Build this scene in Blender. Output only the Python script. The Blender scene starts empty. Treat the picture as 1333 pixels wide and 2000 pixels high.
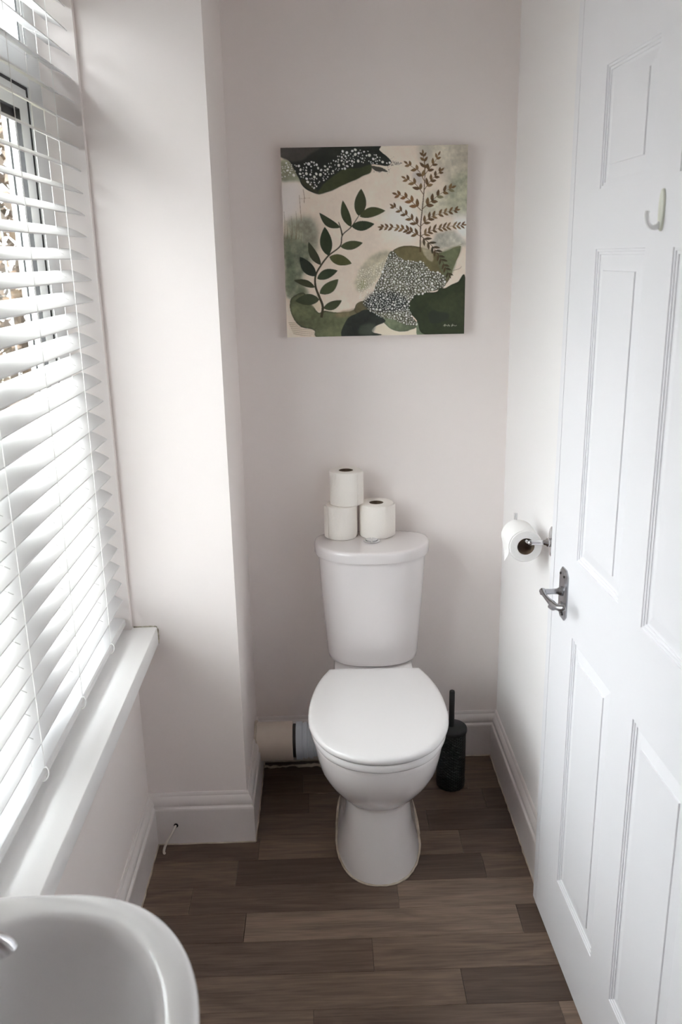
import bpy, bmesh, math, random
import numpy as np
from mathutils import Matrix, Vector

# ------------------------------------------------------------------ camera
S = bpy.context.scene
COL = S.collection
CX, CY, CZ, YAW, PITCH, ROLL, FPX = -0.52985, -2.44936, 1.54922, 0.01879, -0.28799, -0.02014, 1685.3
cam_d = bpy.data.cameras.new('camera')
cam = bpy.data.objects.new('camera', cam_d)
COL.objects.link(cam)
S.camera = cam
cam_d.sensor_fit = 'VERTICAL'
cam_d.sensor_height = 36.0
cam_d.lens = FPX / 2000 * 36.0
cam_d.clip_start = 0.02
_f = Vector((math.sin(YAW) * math.cos(PITCH), math.cos(YAW) * math.cos(PITCH), math.sin(PITCH)))
_r = Vector((math.cos(YAW), -math.sin(YAW), 0))
_u = _r.cross(_f)
_r2 = math.cos(ROLL) * _r + math.sin(ROLL) * _u
_u2 = -math.sin(ROLL) * _r + math.cos(ROLL) * _u
cam.matrix_world = Matrix(((_r2.x, _u2.x, -_f.x, CX), (_r2.y, _u2.y, -_f.y, CY), (_r2.z, _u2.z, -_f.z, CZ), (0, 0, 0, 1)))
cam_d.dof.use_dof = True
cam_d.dof.focus_distance = 2.15
cam_d.dof.aperture_fstop = 5.6

# ------------------------------------------------------------------ world, lights, exposure
W = bpy.data.worlds.new('overcast_sky')
S.world = W
W.use_nodes = True
wn = W.node_tree.nodes
wn['Background'].inputs['Color'].default_value = (0.985, 0.985, 1.0, 1)
# overcast sky: three times brighter overhead than at the horizon
_tc = wn.new('ShaderNodeTexCoord')
_sp = wn.new('ShaderNodeSeparateXYZ')
_mr = wn.new('ShaderNodeMapRange')
_mr.inputs['From Min'].default_value = 0.0
_mr.inputs['From Max'].default_value = 1.0
_mr.inputs['To Min'].default_value = 3.0
_mr.inputs['To Max'].default_value = 10.5
W.node_tree.links.new(_tc.outputs['Generated'], _sp.inputs[0])
W.node_tree.links.new(_sp.outputs['Z'], _mr.inputs['Value'])
W.node_tree.links.new(_mr.outputs['Result'], wn['Background'].inputs['Strength'])
S.view_settings.view_transform = 'Standard'
S.view_settings.look = 'None'
S.view_settings.gamma = 1
S.view_settings.use_curve_mapping = False
S.view_settings.exposure = 1.57
S.cycles.max_bounces = 14
S.cycles.diffuse_bounces = 8
S.cycles.glossy_bounces = 4
S.cycles.transparent_max_bounces = 12
S.cycles.use_denoising = True


# all light is daylight from this sky, through the window and its blind

# ------------------------------------------------------------------ materials
def lin(c):
    return tuple(((x / 255) / 12.92 if x / 255 <= 0.04045 else (((x / 255) + 0.055) / 1.055) ** 2.4) for x in c) + (1,)


def mat(name, color, rough=0.5, metal=0.0, bump=None, mottle=None, coat=0.0, trans=0.0, spec=None):
    """bump=(scale, strength, detail), mottle=(scale, other colour, amount)"""
    m = bpy.data.materials.new(name)
    m.use_nodes = True
    nt = m.node_tree
    b = nt.nodes['Principled BSDF']
    b.inputs['Base Color'].default_value = color
    b.inputs['Roughness'].default_value = rough
    b.inputs['Metallic'].default_value = metal
    if coat:
        b.inputs['Coat Weight'].default_value = coat
        b.inputs['Coat Roughness'].default_value = 0.08
    if spec is not None:
        b.inputs['Specular IOR Level'].default_value = spec
    tc = nt.nodes.new('ShaderNodeTexCoord')
    if mottle:
        n = nt.nodes.new('ShaderNodeTexNoise')
        n.inputs['Scale'].default_value = mottle[0]
        n.inputs['Detail'].default_value = 4
        nt.links.new(tc.outputs['Object'], n.inputs['Vector'])
        r = nt.nodes.new('ShaderNodeValToRGB')
        r.color_ramp.elements[0].position = 0.35
        r.color_ramp.elements[1].position = 0.7
        r.color_ramp.elements[0].color = color
        a = mottle[2]
        r.color_ramp.elements[1].color = tuple(color[i] * (1 - a) + mottle[1][i] * a for i in range(3)) + (1,)
        nt.links.new(n.outputs['Fac'], r.inputs['Fac'])
        nt.links.new(r.outputs['Color'], b.inputs['Base Color'])
    if bump:
        n2 = nt.nodes.new('ShaderNodeTexNoise')
        n2.inputs['Scale'].default_value = bump[0]
        n2.inputs['Detail'].default_value = bump[2] if len(bump) > 2 else 4
        nt.links.new(tc.outputs['Object'], n2.inputs['Vector'])
        bp = nt.nodes.new('ShaderNodeBump')
        bp.inputs['Strength'].default_value = bump[1]
        bp.inputs['Distance'].default_value = 0.002
        nt.links.new(n2.outputs['Fac'], bp.inputs['Height'])
        nt.links.new(bp.outputs['Normal'], b.inputs['Normal'])
    if trans:
        tr = nt.nodes.new('ShaderNodeBsdfTranslucent')
        tr.inputs['Color'].default_value = color
        mx = nt.nodes.new('ShaderNodeMixShader')
        mx.inputs[0].default_value = trans
        nt.links.new(b.outputs[0], mx.inputs[1])
        nt.links.new(tr.outputs[0], mx.inputs[2])
        nt.links.new(mx.outputs[0], nt.nodes['Material Output'].inputs['Surface'])
    return m


M_WALL = mat('warm_white_wall_paint', (0.865, 0.805, 0.783, 1), 0.75, bump=(60, 0.12, 6), mottle=(1.5, (0.845, 0.785, 0.76), 0.6))
M_WALL_R = mat('daylit_wall_paint', (0.875, 0.855, 0.85, 1), 0.6, bump=(55, 0.10, 6))  # same wall paint again, with window daylight put into a lighter, cooler colour
M_CEIL = mat('ceiling_paint', (0.84, 0.81, 0.79, 1), 0.9)
M_GLOSS = mat('white_gloss_paint', (0.80, 0.75, 0.735, 1), 0.33, bump=(45, 0.28, 3), mottle=(6, (0.70, 0.65, 0.62), 0.5))
M_SILL = mat('sill_gloss_paint', (0.92, 0.91, 0.905, 1), 0.30, bump=(14, 0.10, 2))
M_DOOR = mat('white_door_paint', (0.81, 0.805, 0.83, 1), 0.38, bump=(30, 0.06, 3))
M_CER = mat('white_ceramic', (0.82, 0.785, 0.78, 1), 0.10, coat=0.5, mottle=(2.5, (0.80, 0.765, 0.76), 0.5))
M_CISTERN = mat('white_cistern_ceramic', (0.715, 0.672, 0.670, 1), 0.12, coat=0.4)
M_SEAT = mat('white_seat_plastic', (0.78, 0.757, 0.755, 1), 0.22, coat=0.2)
M_BASIN = mat('basin_ceramic', (0.80, 0.80, 0.81, 1), 0.09, coat=0.5)
M_CHROME = mat('polished_chrome', (0.72, 0.72, 0.74, 1), 0.10, 1.0)
M_SATIN = mat('satin_chrome', (0.42, 0.42, 0.44, 1), 0.27, 1.0, bump=(90, 0.1, 2))
M_BLACKM = mat('black_matte_plastic', (0.012, 0.014, 0.015, 1), 0.55)
M_PAPER = mat('toilet_paper', (0.86, 0.815, 0.765, 1), 0.95, bump=(260, 0.35, 2))
M_PAPER_W = mat('white_toilet_paper', (0.88, 0.865, 0.85, 1), 0.95, bump=(260, 0.35, 2))
M_CORE = mat('brown_cardboard', (0.19, 0.135, 0.09, 1), 0.9, mottle=(60, (0.13, 0.09, 0.06), 0.6))
M_UPVC = mat('white_upvc', (0.80, 0.81, 0.82, 1), 0.35, mottle=(5, (0.76, 0.77, 0.78), 0.5))
M_GASKET = mat('black_rubber_gasket', (0.012, 0.011, 0.014, 1), 0.6, mottle=(80, (0.03, 0.03, 0.03), 0.5))
M_SLAT = mat('white_blind_slat', (0.80, 0.79, 0.79, 1), 0.38, trans=0.10, mottle=(3, (0.78, 0.77, 0.77), 0.5))
M_SLOT = mat('cord_slot_shadow', (0.33, 0.32, 0.30, 1), 0.8)
M_CORD = mat('blind_cord', (0.84, 0.83, 0.81, 1), 0.8)
M_PIPE = mat('cream_painted_pipe', (0.80, 0.71, 0.62, 1), 0.4, bump=(30, 0.3, 4), mottle=(7, (0.66, 0.57, 0.49), 0.7))
M_PIPE_W = mat('pale_grey_plastic_collar', (0.74, 0.80, 0.88, 1), 0.35, mottle=(12, (0.62, 0.68, 0.75), 0.5))
M_RUBBER = mat('dark_grey_rubber_seal', (0.05, 0.045, 0.045, 1), 0.6)
M_CAULK = mat('cream_sealant', (0.66, 0.58, 0.48, 1), 0.5, bump=(90, 0.6, 3), mottle=(22, (0.34, 0.28, 0.2), 0.8))
M_MOULD = mat('mildewed_sealant', (0.66, 0.60, 0.50, 1), 0.7, bump=(120, 0.6, 3), mottle=(34, (0.10, 0.10, 0.04), 0.95))
M_CABLE = mat('off_white_cable', (0.66, 0.61, 0.55, 1), 0.4, mottle=(30, (0.55, 0.5, 0.44), 0.5))
M_DARK = mat('dark_hole', (0.02, 0.015, 0.012, 1), 0.9)
M_HOOK = mat('cream_hook_plastic', (0.72, 0.73, 0.64, 1), 0.3)
M_HOOKW = mat('white_hook_plastic', (0.88, 0.88, 0.88, 1), 0.3)
M_CANVAS_EDGE = mat('canvas_edge', (0.70, 0.65, 0.60, 1), 0.85, bump=(300, 0.4, 2))
M_OUTW = mat('outside_render', (0.60, 0.62, 0.66, 1), 0.8, bump=(40, 0.3, 4))


def brush_mat():
    m = mat('black_ribbed_plastic', (0.010, 0.013, 0.014, 1), 0.45)
    nt = m.node_tree
    tc = nt.nodes.new('ShaderNodeTexCoord')
    h = []
    for ang in (0.6, -0.6):
        mp = nt.nodes.new('ShaderNodeMapping')
        mp.inputs['Rotation'].default_value = (0, ang, 0)
        w = nt.nodes.new('ShaderNodeTexWave')
        w.bands_direction = 'Z'
        w.inputs['Scale'].default_value = 42
        nt.links.new(tc.outputs['Object'], mp.inputs['Vector'])
        nt.links.new(mp.outputs['Vector'], w.inputs['Vector'])
        h.append(w)
    mx = nt.nodes.new('ShaderNodeMath')
    mx.operation = 'MAXIMUM'
    nt.links.new(h[0].outputs['Fac'], mx.inputs[0])
    nt.links.new(h[1].outputs['Fac'], mx.inputs[1])
    bp = nt.nodes.new('ShaderNodeBump')
    bp.inputs['Strength'].default_value = 0.7
    bp.inputs['Distance'].default_value = 0.002
    nt.links.new(mx.outputs[0], bp.inputs['Height'])
    nt.links.new(bp.outputs['Normal'], nt.nodes['Principled BSDF'].inputs['Normal'])
    return m


M_BRUSH = brush_mat()


def glass_mat():
    m = bpy.data.materials.new('window_glass')
    m.use_nodes = True
    nt = m.node_tree
    nt.nodes.remove(nt.nodes['Principled BSDF'])
    t = nt.nodes.new('ShaderNodeBsdfTransparent')
    t.inputs['Color'].default_value = (0.93, 0.96, 0.96, 1)
    g = nt.nodes.new('ShaderNodeBsdfGlossy')
    g.inputs['Roughness'].default_value = 0.02
    mx = nt.nodes.new('ShaderNodeMixShader')
    mx.inputs[0].default_value = 0.06
    nt.links.new(t.outputs[0], mx.inputs[1])
    nt.links.new(g.outputs[0], mx.inputs[2])
    nt.links.new(mx.outputs[0], nt.nodes['Material Output'].inputs['Surface'])
    return m


M_GLASS = glass_mat()


def wood_mat(name, c1, c2, seed):
    m = bpy.data.materials.new(name)
    m.use_nodes = True
    nt = m.node_tree
    L = nt.links
    b = nt.nodes['Principled BSDF']
    tc = nt.nodes.new('ShaderNodeTexCoord')
    oi = nt.nodes.new('ShaderNodeObjectInfo')
    cmb = nt.nodes.new('ShaderNodeCombineXYZ')
    mul = nt.nodes.new('ShaderNodeMath')
    mul.operation = 'MULTIPLY'
    mul.inputs[1].default_value = 37.0
    L.new(oi.outputs['Random'], mul.inputs[0])
    L.new(mul.outputs[0], cmb.inputs[0])
    L.new(mul.outputs[0], cmb.inputs[1])
    add = nt.nodes.new('ShaderNodeVectorMath')
    L.new(tc.outputs['Object'], add.inputs[0])
    L.new(cmb.outputs[0], add.inputs[1])
    # large cathedral figure: distorted noise stretched along the board
    mp = nt.nodes.new('ShaderNodeMapping')
    mp.inputs['Scale'].default_value = (3.2, 20, 1)
    L.new(add.outputs[0], mp.inputs['Vector'])
    n1 = nt.nodes.new('ShaderNodeTexNoise')
    n1.inputs['Scale'].default_value = 1.0
    n1.inputs['Detail'].default_value = 5
    n1.inputs['Distortion'].default_value = 1.6
    L.new(mp.outputs[0], n1.inputs['Vector'])
    mp2 = nt.nodes.new('ShaderNodeMapping')
    mp2.inputs['Scale'].default_value = (9, 190, 1)
    L.new(add.outputs[0], mp2.inputs['Vector'])
    n2 = nt.nodes.new('ShaderNodeTexNoise')
    n2.inputs['Scale'].default_value = 1.0
    n2.inputs['Detail'].default_value = 4
    n2.inputs['Distortion'].default_value = 0.5
    L.new(mp2.outputs[0], n2.inputs['Vector'])
    mxf = nt.nodes.new('ShaderNodeMix')
    mxf.inputs[0].default_value = 0.48
    L.new(n1.outputs['Fac'], mxf.inputs[2])
    L.new(n2.outputs['Fac'], mxf.inputs[3])
    ramp = nt.nodes.new('ShaderNodeValToRGB')
    ramp.color_ramp.elements[0].position = 0.37
    ramp.color_ramp.elements[1].position = 0.62
    ramp.color_ramp.elements[0].color = lin(c1)
    ramp.color_ramp.elements[1].color = lin(c2)
    L.new(mxf.outputs[0], ramp.inputs['Fac'])
    L.new(ramp.outputs['Color'], b.inputs['Base Color'])
    bp = nt.nodes.new('ShaderNodeBump')
    bp.inputs['Strength'].default_value = 0.25
    bp.inputs['Distance'].default_value = 0.001
    L.new(n2.outputs['Fac'], bp.inputs['Height'])
    L.new(bp.outputs['Normal'], b.inputs['Normal'])
    b.inputs['Roughness'].default_value = 0.42
    return m


WOOD = {
    'dark': wood_mat('dark_grey_brown_plank', (66, 51, 42), (92, 74, 62), 1),
    'middark': wood_mat('brown_plank', (76, 60, 50), (108, 89, 76), 2),
    'mid': wood_mat('mid_brown_plank', (88, 71, 59), (122, 102, 87), 3),
    'light': wood_mat('light_taupe_plank', (102, 84, 71), (138, 118, 102), 4),
}


# ------------------------------------------------------------------ helpers
def tag(o, label=None, cat=None, group=None, kind=None):
    if label:
        o['label'] = label
    if cat:
        o['category'] = cat
    if group:
        o['group'] = group
    if kind:
        o['kind'] = kind
    return o


def empty(name, loc=(0, 0, 0), rz=0.0, **kw):
    o = bpy.data.objects.new(name, None)
    o.empty_display_size = 0.05
    o.location = loc
    o.rotation_euler = (0, 0, rz)
    COL.objects.link(o)
    tag(o, **kw)
    return o


def link(name, me, m, parent=None, smooth=False, **kw):
    if not isinstance(m, (list, tuple)):
        m = [m]
    for x in m:
        me.materials.append(x)
    if smooth:
        me.polygons.foreach_set('use_smooth', [True] * len(me.polygons))
    o = bpy.data.objects.new(name, me)
    COL.objects.link(o)
    if parent is not None:
        o.parent = parent
    tag(o, **kw)
    return o


def smooth_angle(o, deg=40):
    me = o.data
    me.polygons.foreach_set('use_smooth', [True] * len(me.polygons))
    try:
        me.set_sharp_from_angle(angle=math.radians(deg))
    except Exception:
        pass
    return o


class MB:
    def __init__(self):
        self.v = []
        self.f = []
        self.mi = []

    def add(self, vs, fs, mi=0):
        b = len(self.v)
        self.v += [tuple(p) for p in vs]
        self.f += [tuple(i + b for i in f) for f in fs]
        self.mi += [mi] * len(fs)
        return self

    def box(self, x0, x1, y0, y1, z0, z1, mi=0):
        vs = [(x, y, z) for z in (z0, z1) for y in (y0, y1) for x in (x0, x1)]
        return self.add(vs, [(0, 2, 3, 1), (4, 5, 7, 6), (0, 1, 5, 4), (2, 6, 7, 3), (0, 4, 6, 2), (1, 3, 7, 5)], mi)

    def rings(self, rings, cap0=True, cap1=True, closed=True, mi=0):
        n = len(rings[0])
        vs = [p for r in rings for p in r]
        fs = []
        m = n if closed else n - 1
        for k in range(len(rings) - 1):
            for i in range(m):
                j = (i + 1) % n
                fs.append((k * n + i, k * n + j, (k + 1) * n + j, (k + 1) * n + i))
        if cap0:
            fs.append(tuple(reversed(range(n))))
        if cap1:
            fs.append(tuple(range((len(rings) - 1) * n, len(rings) * n)))
        return self.add(vs, fs, mi)

    def tube(self, pts, rad, n=12, mi=0, cap=True, flat=None):
        pts = [Vector(p) for p in pts]
        if not isinstance(rad, (list, tuple)):
            rad = [rad] * len(pts)
        rings = []
        prev = None
        for i, p in enumerate(pts):
            if i == 0:
                t = pts[1] - p
            elif i == len(pts) - 1:
                t = p - pts[i - 1]
            else:
                t = (pts[i + 1] - p).normalized() + (p - pts[i - 1]).normalized()
            t.normalize()
            if prev is None:
                a = Vector((0, 0, 1)) if abs(t.z) < 0.9 else Vector((1, 0, 0))
                n1 = t.cross(a).normalized()
            else:
                n1 = (prev - t * prev.dot(t)).normalized()
            prev = n1
            n2 = t.cross(n1)
            r = rad[i]
            fl = flat if flat else 1.0
            rings.append([p + n1 * r * math.cos(2 * math.pi * k / n) + n2 * r * fl * math.sin(2 * math.pi * k / n) for k in range(n)])
        return self.rings(rings, cap, cap, mi=mi)

    def lathe(self, prof, center=(0, 0, 0), axis='Z', n=32, cap0=True, cap1=True, mi=0):
        """prof: list of (r, h)"""
        c = Vector(center)
        rings = []
        for r, h in prof:
            ring = []
            for k in range(n):
                a = 2 * math.pi * k / n
                ca, sa = r * math.cos(a), r * math.sin(a)
                if axis == 'Z':
                    q = Vector((ca, sa, h))
                elif axis == 'X':
                    q = Vector((h, ca, sa))
                else:
                    q = Vector((sa, h, ca))
                ring.append(c + q)
            rings.append(ring)
        return self.rings(rings, cap0, cap1, mi=mi)

    def build(self, name, m, parent=None, smooth=None, **kw):
        me = bpy.data.meshes.new(name)
        me.from_pydata(self.v, [], self.f)
        if any(self.mi):
            me.polygons.foreach_set('material_index', self.mi)
        bm = bmesh.new()
        bm.from_mesh(me)
        bmesh.ops.recalc_face_normals(bm, faces=bm.faces)
        bm.to_mesh(me)
        bm.free()
        me.update()
        o = link(name, me, m, parent, **kw)
        if smooth:
            smooth_angle(o, smooth)
        return o


def smooth_pts(pts, n=8):
    """Catmull-Rom through points"""
    P = [Vector(p) for p in pts]
    P = [P[0] * 2 - P[1]] + P + [P[-1] * 2 - P[-2]]
    out = []
    for i in range(1, len(P) - 2):
        for k in range(n):
            t = k / n
            a, b, c, d = P[i - 1], P[i], P[i + 1], P[i + 2]
            out.append(0.5 * ((2 * b) + (c - a) * t + (2 * a - 5 * b + 4 * c - d) * t * t + (3 * b - a - 3 * c + d) * t ** 3))
    out.append(P[-2])
    return out


random.seed(5)
rng = np.random.RandomState(7)

# ------------------------------------------------------------------ dimensions
XL, XB, YB = -1.0336, -0.7652, -0.3924      # left wall, side of boxing, front of boxing
ZC, YN = 2.42, -3.40                        # ceiling, wall behind the photographer
TS, HS = 0.019, 0.153                       # skirting
DX, DY, DA = -0.0339, -0.6916, 0.0366       # door far edge and angle
XO = -1.19                                  # outer face of window wall
WY0, WY1, WZ0, WZ1 = -0.409, -1.47, 0.645, 2.20

# ------------------------------------------------------------------ shell
MB().box(XO, 0.25, 0, 0.12, 0, ZC).build('wall_back', M_WALL, kind='structure', label='warm white painted end wall behind the toilet, with the canvas on it')
m = MB()
m.box(XO, XL, YN, 0, 0, 0.595)
m.box(XO, XL, YN, 0, WZ1, ZC)
m.box(XO, XL, WY0, 0, 0.595, WZ1)
m.box(XO, XL, YN, WY1, 0.595, WZ1)
m.build('wall_left', M_WALL, kind='structure', label='white painted window wall below and around the blind')
MB().box(XL, XB, YB, 0, 0, ZC).build('wall_boxing', M_WALL, kind='structure', label='projecting white wall corner between the window and the toilet recess')
dyn = DY - .826 - 0.03
m = MB()
m.box(0, 0.12, -0.655, 0, 0, ZC)
m.box(0, 0.12, YN, dyn - .035, 0, ZC)
m.box(0, 0.12, dyn - .035, -0.655, 2.03, ZC)
m.build('wall_right', M_WALL_R, kind='structure', label='white side wall holding the toilet roll holder, beside the door')
MB().box(XO, 0.25, YN - .1, YN, 0, ZC).build('wall_near', M_WALL, kind='structure', label='white wall behind the photographer, out of the frame')
MB().box(XO, 0.25, YN - .1, 0.12, ZC, ZC + .1).build('ceiling', M_CEIL, kind='structure', label='white ceiling above the frame')

# floor and planks
floor = MB().box(XO, 0.2, YN - .1, 0.05, -0.08, -0.0032).build('floor', mat('floor_joint_base', (0.03, 0.022, 0.018, 1), 0.8), kind='structure', label='grey brown wood plank floor')
joints = [
    # row top y, [joint x...], tones left to right
    (0.000, [-.40], ['middark', 'mid']),
    (-.0985, [-.62, -.12], ['dark', 'middark', 'mid']),
    (-.1958, [-.60, -.08], ['dark', 'middark', 'dark']),
    (-.293, [-.86, -.26], ['mid', 'middark', 'dark']),
    (-.388, [-.735, -.18], ['middark', 'mid', 'middark']),
    (-.488, [-.787, -.135], ['mid', 'dark', 'mid']),
    (-.585, [-.893, -.371], ['mid', 'middark', 'light']),
    (-.683, [-.750, -.083], ['middark', 'light', 'dark']),
    (-.777, [-.446], ['middark', 'mid']),
    (-.877, [-.917, -.251], ['middark', 'mid', 'dark']),
    (-.975, [-.582, -.054], ['mid', 'middark', 'light']),
]
y = -1.072
while y > YN:
    a = random.uniform(-.95, -.55)
    joints.append((y, [a, a + random.uniform(.45, .62)] if a < -.62 else [a], [random.choice(['dark', 'middark', 'mid', 'light']) for _ in range(3)]))
    y -= 0.0973
joints.append((YN, [], []))
mesh_cache = {}
for k in range(len(joints) - 1):
    y1, xs, tones = joints[k]
    y0 = joints[k + 1][0]
    xs = [XL + .004] + xs + [-0.0035 if y1 > -.66 else 0.09]
    for i in range(len(xs) - 1):
        x0, x1 = xs[i] + .0003, xs[i + 1] - .0003
        yy0, yy1 = y0 + .0003, y1 - .0003
        cx, cy = (x0 + x1) / 2, (yy0 + yy1) / 2
        hx, hy = (x1 - x0) / 2, (yy1 - yy0) / 2
        key = (round(hx, 3), round(hy, 4), tones[i])
        if key not in mesh_cache:
            c = 0.0006
            mb = MB()
            mb.rings([[(-hx, -hy, -.003), (hx, -hy, -.003), (hx, hy, -.003), (-hx, hy, -.003)],
                      [(-hx, -hy, -c), (hx, -hy, -c), (hx, hy, -c), (-hx, hy, -c)],
                      [(-hx + c, -hy + c, 0), (hx - c, -hy + c, 0), (hx - c, hy - c, 0), (-hx + c, hy - c, 0)]])
            o = mb.build('plank', WOOD[tones[i]], floor)
            mesh_cache[key] = o.data
        else:
            o = bpy.data.objects.new('plank', mesh_cache[key])
            COL.objects.link(o)
            o.parent = floor
        o.location = (cx, cy, 0)

# skirting boards: one profile swept with mitred corners
PROF = [(0, 0), (TS, 0), (TS, .104), (TS + .0005, .108), (TS - .001, .1115), (TS - .0045, .1135), (TS - .006, .116), (TS - .0045, .119),
        (TS - .0035, .124), (TS - .005, .132), (TS - .009, .140), (TS - .0125, .1435), (TS - .013, .1465), (TS - .0135, .150), (.003, HS), (0, HS)]


def skirting(pts, names, labels):
    pts = [Vector((p[0], p[1])) for p in pts]
    dirs = [(pts[i + 1] - pts[i]).normalized() for i in range(len(pts) - 1)]
    nor = [Vector((d.y, -d.x)) for d in dirs]   # room lies to the right of travel
    for i in range(len(dirs)):
        ends = []
        for e in (0, 1):
            j = i + e
            if 0 < j < len(pts) - 1:
                n = (nor[j - 1] + nor[j]).normalized()
                n = n / n.dot(nor[i])
            else:
                n = nor[i]
            ends.append([(pts[j].x + n.x * o, pts[j].y + n.y * o, z) for o, z in PROF])
        # subdivide lengthwise for slightly uneven painted timber
        rings = []
        K = 6
        for k in range(K + 1):
            t = k / K
            rings.append([tuple(Vector(a).lerp(Vector(b), t)) for a, b in zip(*ends)])
        o = MB().rings(rings).build(names[i], M_GLOSS, smooth=35, kind='structure', label=labels[i])
        # uneven sealant line along the floor
        a = Vector(ends[0][1]) + Vector((nor[i].x, nor[i].y, 0)) * .0005
        b = Vector(ends[1][1]) + Vector((nor[i].x, nor[i].y, 0)) * .0005
        L = (b - a).length
        n = max(4, int(L / .02))
        P, R = [], []
        for k in range(n + 1):
            q = a.lerp(b, k / n)
            P.append(q + Vector((nor[i].x, nor[i].y, 0)) * random.uniform(-.0004, .0012) + Vector((0, 0, .0008)))
            R.append(random.uniform(.0014, .0028))
        MB().tube(P, R, 6).build('sealant_bead', M_CAULK, o, smooth=60, label='uneven cream sealant')


skirting([(XL, YN), (XL, YB), (XB, YB), (XB, 0), (0, 0), (0, -0.655)],
         ['baseboard_left', 'baseboard_boxing', 'baseboard_boxing_side', 'baseboard_back', 'baseboard_right'],
         ['white skirting board under the window', 'white skirting board on the boxing, with a cable hole',
          'white skirting board on the side of the boxing, beside the waste pipe', 'white skirting board behind the toilet and the brush',
          'white skirting board running to the door'])

# ------------------------------------------------------------------ window sill
SX, SZ0 = -0.9702, 0.597
ys = [YN * .6, YB]
prof = [(XO + .03, SZ0), (SX - .003, SZ0), (SX - .0008, SZ0 + .0008), (SX, SZ0 + .003), (SX, WZ0 - .0045), (SX - .0014, WZ0 - .0014), (SX - .0045, WZ0), (XO + .03, WZ0)]
o = MB().rings([[(x, -1.53, z) for x, z in prof], [(x, -1.2, z) for x, z in prof], [(x, YB if x > XL - .001 else YB, z) for x, z in prof]]).build('trim_1', M_SILL, smooth=35, kind='structure', label='deep white gloss window sill under the blind')
P = [Vector((XL + .003, YB - .001, WZ0)), Vector((SX - .012, YB - .001, WZ0 + .001)), Vector((SX - .001, YB - .001, WZ0 - .004)), Vector((SX + .001, YB - .001, SZ0 + .015)), Vector((SX - .001, YB - .001, SZ0 + .002))]
P = smooth_pts(P, 7)
MB().tube(P, [random.uniform(.0012, .0030) for _ in P], 7).build('sealant_bead', M_MOULD, o, smooth=60, label='mildewed yellowed sealant at the sill end')

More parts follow.
